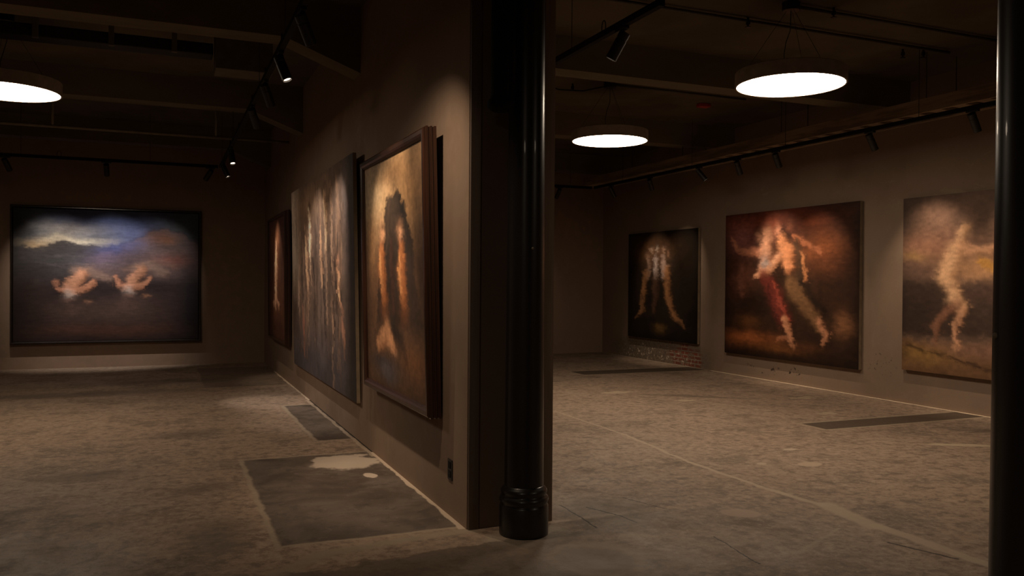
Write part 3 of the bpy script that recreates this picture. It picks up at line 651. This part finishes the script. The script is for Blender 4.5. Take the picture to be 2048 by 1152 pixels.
def art_veils():
    a = Art(300, 230, (92, 76, 66), 1.6, .012)
    a.grad(lambda u, v: (1-sm(u, .0, .25))*(1-sm(v, .3, .7)), (196, 180, 162), .8); a.blob(.35, .10, .3, .12, (130, 104, 82), .7); a.grad(lambda u, v: sm(v, .62, .95), (66, 62, 66), .85); a.grad(lambda u, v: sm(u, .84, .97), (38, 34, 36), .9); a.blob(.9, .1, .03, .12, (110, 100, 98), .5)
    r = random.Random(3)
    for i in range(60):
        x = r.uniform(.05, .84); y0 = r.uniform(.0, .55); c = r.choice([(186, 152, 126), (50, 42, 38), (150, 120, 98), (60, 50, 46), (124, 98, 80), (104, 86, 76)])
        a.stroke([(x, y0), (x+r.uniform(-.02, .02), y0+.2), (x+r.uniform(-.02, .02), y0+r.uniform(.3, .5))], [.008, r.uniform(.010, .024), .006], c, .6, 2.2)
    for x, y0, y1, c in ((.36, .14, .44, (230, 202, 174)), (.62, .08, .36, (222, 186, 152)), (.30, .28, .55, (206, 166, 132)), (.80, .46, .62, (222, 168, 130)), (.84, .62, .84, (150, 108, 88)), (.22, .64, .92, (140, 96, 80)), (.13, .40, .70, (176, 150, 132)), (.55, .25, .55, (170, 134, 106))):
        a.stroke([(x, y0), (x+.01, (y0+y1)/2), (x+.02, y1)], [.012, .03, .010], c, .85)
    a.blob(.37, .12, .018, .022, (52, 38, 32), .7); a.blob(.63, .06, .018, .022, (52, 38, 32), .7); a.blob(.80, .42, .018, .024, (190, 138, 108), .8)
    for x in (.42, .58, .71, .76): a.stroke([(x, .40), (x+.02, .6), (x+.03, .80)], [.014, .024, .008], (38, 31, 31), .8)
    return a.finish(.34, .25, (30, 80))
def art_white():
    a = Art(200, 110, (96, 60, 44), .9)
    a.blob(.3, .15, .4, .12, (150, 104, 78), .7); a.stroke([(.45, .20), (.42, .45), (.40, .72)], [.04, .09, .05], (234, 190, 160), .9); a.blob(.5, .16, .05, .04, (170, 120, 92), .8)
    a.stroke([(.25, .72), (.4, .66), (.6, .74)], .03, (220, 170, 140), .7); a.blob(.75, .4, .12, .3, (60, 38, 30), .7); a.blob(.4, .9, .4, .07, (70, 44, 34), .7)
    return a.finish(.3, .4, (50, 30))

def paint_surface_mat():
    t = NT('oil_paint_canvas'); at_ = t.n.new('ShaderNodeAttribute'); at_.attribute_name = 'pigment'
    n = t.noise(60, 6, .75, t.mapped((1, 1, .5))); n2 = t.noise(14, 6, .7)
    v = t.n.new('ShaderNodeHueSaturation'); t.lk(at_.outputs['Color'], v.inputs['Color'])
    t.lk(t.math('ADD', t.math('MULTIPLY', n, .5), t.math('ADD', t.math('MULTIPLY', n2, .35), .575)), v.inputs['Value'])
    t.rgb(v.outputs[0]); t.set(.55, 0, .3); t.bump(n, .25, .003); return t.m
M['oil'] = paint_surface_mat()

def painting(origin, normal_axis, width, height, art, label, depth=.05, gap=.01, frame=None, fw=.06, fd=.10, tilt=0., roll=0., mat_side='canvas_side', lean_off=0., frame_mat='wood_red', flutes=False, strength=1.0):
    """built upright facing -Y: local x right, z up, y=0 at wall; then turned onto its wall"""
    rotz = {'back': 0, 'left_of_partition': -PI/2, 'right_wall': -PI/2}[normal_axis]
    e = empty('framed_painting' if frame else 'unframed_painting', origin, label, 'painting', None, rotz)
    e.rotation_euler = (tilt, 0, 0); e.rotation_mode = 'XYZ'
    R = Matrix.Rotation(rotz, 4, 'Z') @ Matrix.Rotation(roll, 4, 'Y') @ Matrix.Rotation(tilt, 4, 'X')
    e.matrix_world = Matrix.Translation(origin) @ R
    # z: 0 = bottom edge, wall plane y = 0, front at y = -depth
    w2 = width/2; img = np.clip(art()*strength, 0, .85); h, w_ = img.shape[:2]
    iw = w2-(fw if frame else 0); z0 = fw if frame else 0; z1 = height-(fw if frame else 0)
    yf = -(gap+depth) if not frame else -(gap+fd-.03)
    U, V = np.meshgrid(np.linspace(-iw, iw, w_), np.linspace(z1, z0, h))
    co = np.stack([U, np.full_like(U, yf), V], -1).reshape(-1, 3)
    idx = np.arange(h*w_).reshape(h, w_)
    quads = np.stack([idx[:-1, :-1], idx[1:, :-1], idx[1:, 1:], idx[:-1, 1:]], -1).reshape(-1, 4)
    me = bpy.data.meshes.new('canvas'); me.vertices.add(len(co)); me.vertices.foreach_set('co', co.ravel())
    me.loops.add(quads.size); me.loops.foreach_set('vertex_index', quads.ravel())
    me.polygons.add(len(quads)); me.polygons.foreach_set('loop_start', np.arange(len(quads))*4); me.update(calc_edges=True)
    at_ = me.color_attributes.new('pigment', 'FLOAT_COLOR', 'POINT')
    at_.data.foreach_set('color', np.concatenate([img.reshape(-1, 3), np.ones((h*w_, 1))], 1).ravel().astype(np.float32))
    me.materials.append(M['oil']); o = bpy.data.objects.new('canvas', me); C.objects.link(o); o.parent = e
    bm = bmesh.new(); box(bm, -iw, iw, yf+.0015, -gap, z0, z1); link('stretcher', bm, M[mat_side], e)
    if frame:
        # mitred moulding: profile (inward distance, depth)
        prof = [(0, 0), (0, fd*.35), (fw*.10, fd*.45), (fw*.10, fd*.62), (fw*.22, fd*.72), (fw*.22, fd*.85), (fw*.38, fd), (fw*.62, fd), (fw*.80, fd*.86), (fw*.86, fd*.80), (fw, fd*.62), (fw, 0)]
        if flutes: prof = [(0, 0), (0, fd*.14), (.006, fd*.17), (.006, fd*.28), (0, fd*.31), (0, fd*.42), (.006, fd*.45), (.006, fd*.58), (0, fd*.61), (0, fd*.76), (.008, fd*.80), (.008, fd*.92), (fw*.25, fd), (fw*.6, fd), (fw*.8, fd*.92), (fw, fd*.80), (fw, 0)]
        cs = [(-w2, 0, 1, 1), (w2, 0, -1, 1), (w2, height, -1, -1), (-w2, height, 1, -1)]
        names = ('bottom_rail', 'side_rail', 'top_rail', 'side_rail')
        for k in range(4):
            a, b = cs[k], cs[(k+1) % 4]; bm = bmesh.new()
            ra = [bm.verts.new((a[0]+a[2]*i, -gap-d_, a[1]+a[3]*i)) for i, d_ in prof]
            rb = [bm.verts.new((b[0]+b[2]*i, -gap-d_, b[1]+b[3]*i)) for i, d_ in prof]
            n = len(prof)
            for i in range(n): j = (i+1) % n; bm.faces.new((ra[i], ra[j], rb[j], rb[i]))
            bm.faces.new(ra); bm.faces.new(rb[::-1]); link(names[k], bm, M[frame_mat], e)
    return e

painting((-.87, YB-.004, .42), 'back', 3.01, 2.36, art_landscape, 'wide framed painting of blue dusk sky over brown ground on the back wall', frame=True, fw=.055, fd=.11, frame_mat='wood_black', mat_side='canvas_dark')
painting((XP-.004, 6.335, .62), 'left_of_partition', 1.95, 1.97, art_tower, 'ochre and dark brown painting in a deep fluted reddish wood frame, nearest on the partition', frame=True, fw=.075, fd=.095, tilt=.025, flutes=True, mat_side='canvas_dark', strength=1.25)
painting((XP-.004, 9.90, .38), 'left_of_partition', 4.09, 2.38, art_veils, 'large unframed grey painting with pale vertical streaks on the partition', depth=.035, gap=.012, tilt=.022, strength=1.75)
painting((XP-.004, 13.60, .56), 'left_of_partition', 2.13, 2.02, art_white, 'small brown framed painting with one pale streak, farthest on the partition', frame=True, fw=.07, fd=.09, tilt=.01, mat_side='canvas_dark', strength=1.35)
painting((XR-.004, 13.75, .44), 'right_wall', 2.43, 2.10, art_small, 'smallest dark canvas with pale centre on right wall, above the worn plaster', depth=.05, gap=.012)
painting((XR-.004, 10.25, .36), 'right_wall', 2.98, 2.34, art_group, 'large square reddish brown canvas in the middle of the right wall', depth=.05, gap=.012)
painting((XR-.004, 6.72, .44), 'right_wall', 2.62, 2.22, art_bather, 'canvas with a tall pale bent shape, partly hidden by the near column', depth=.05, gap=.012)
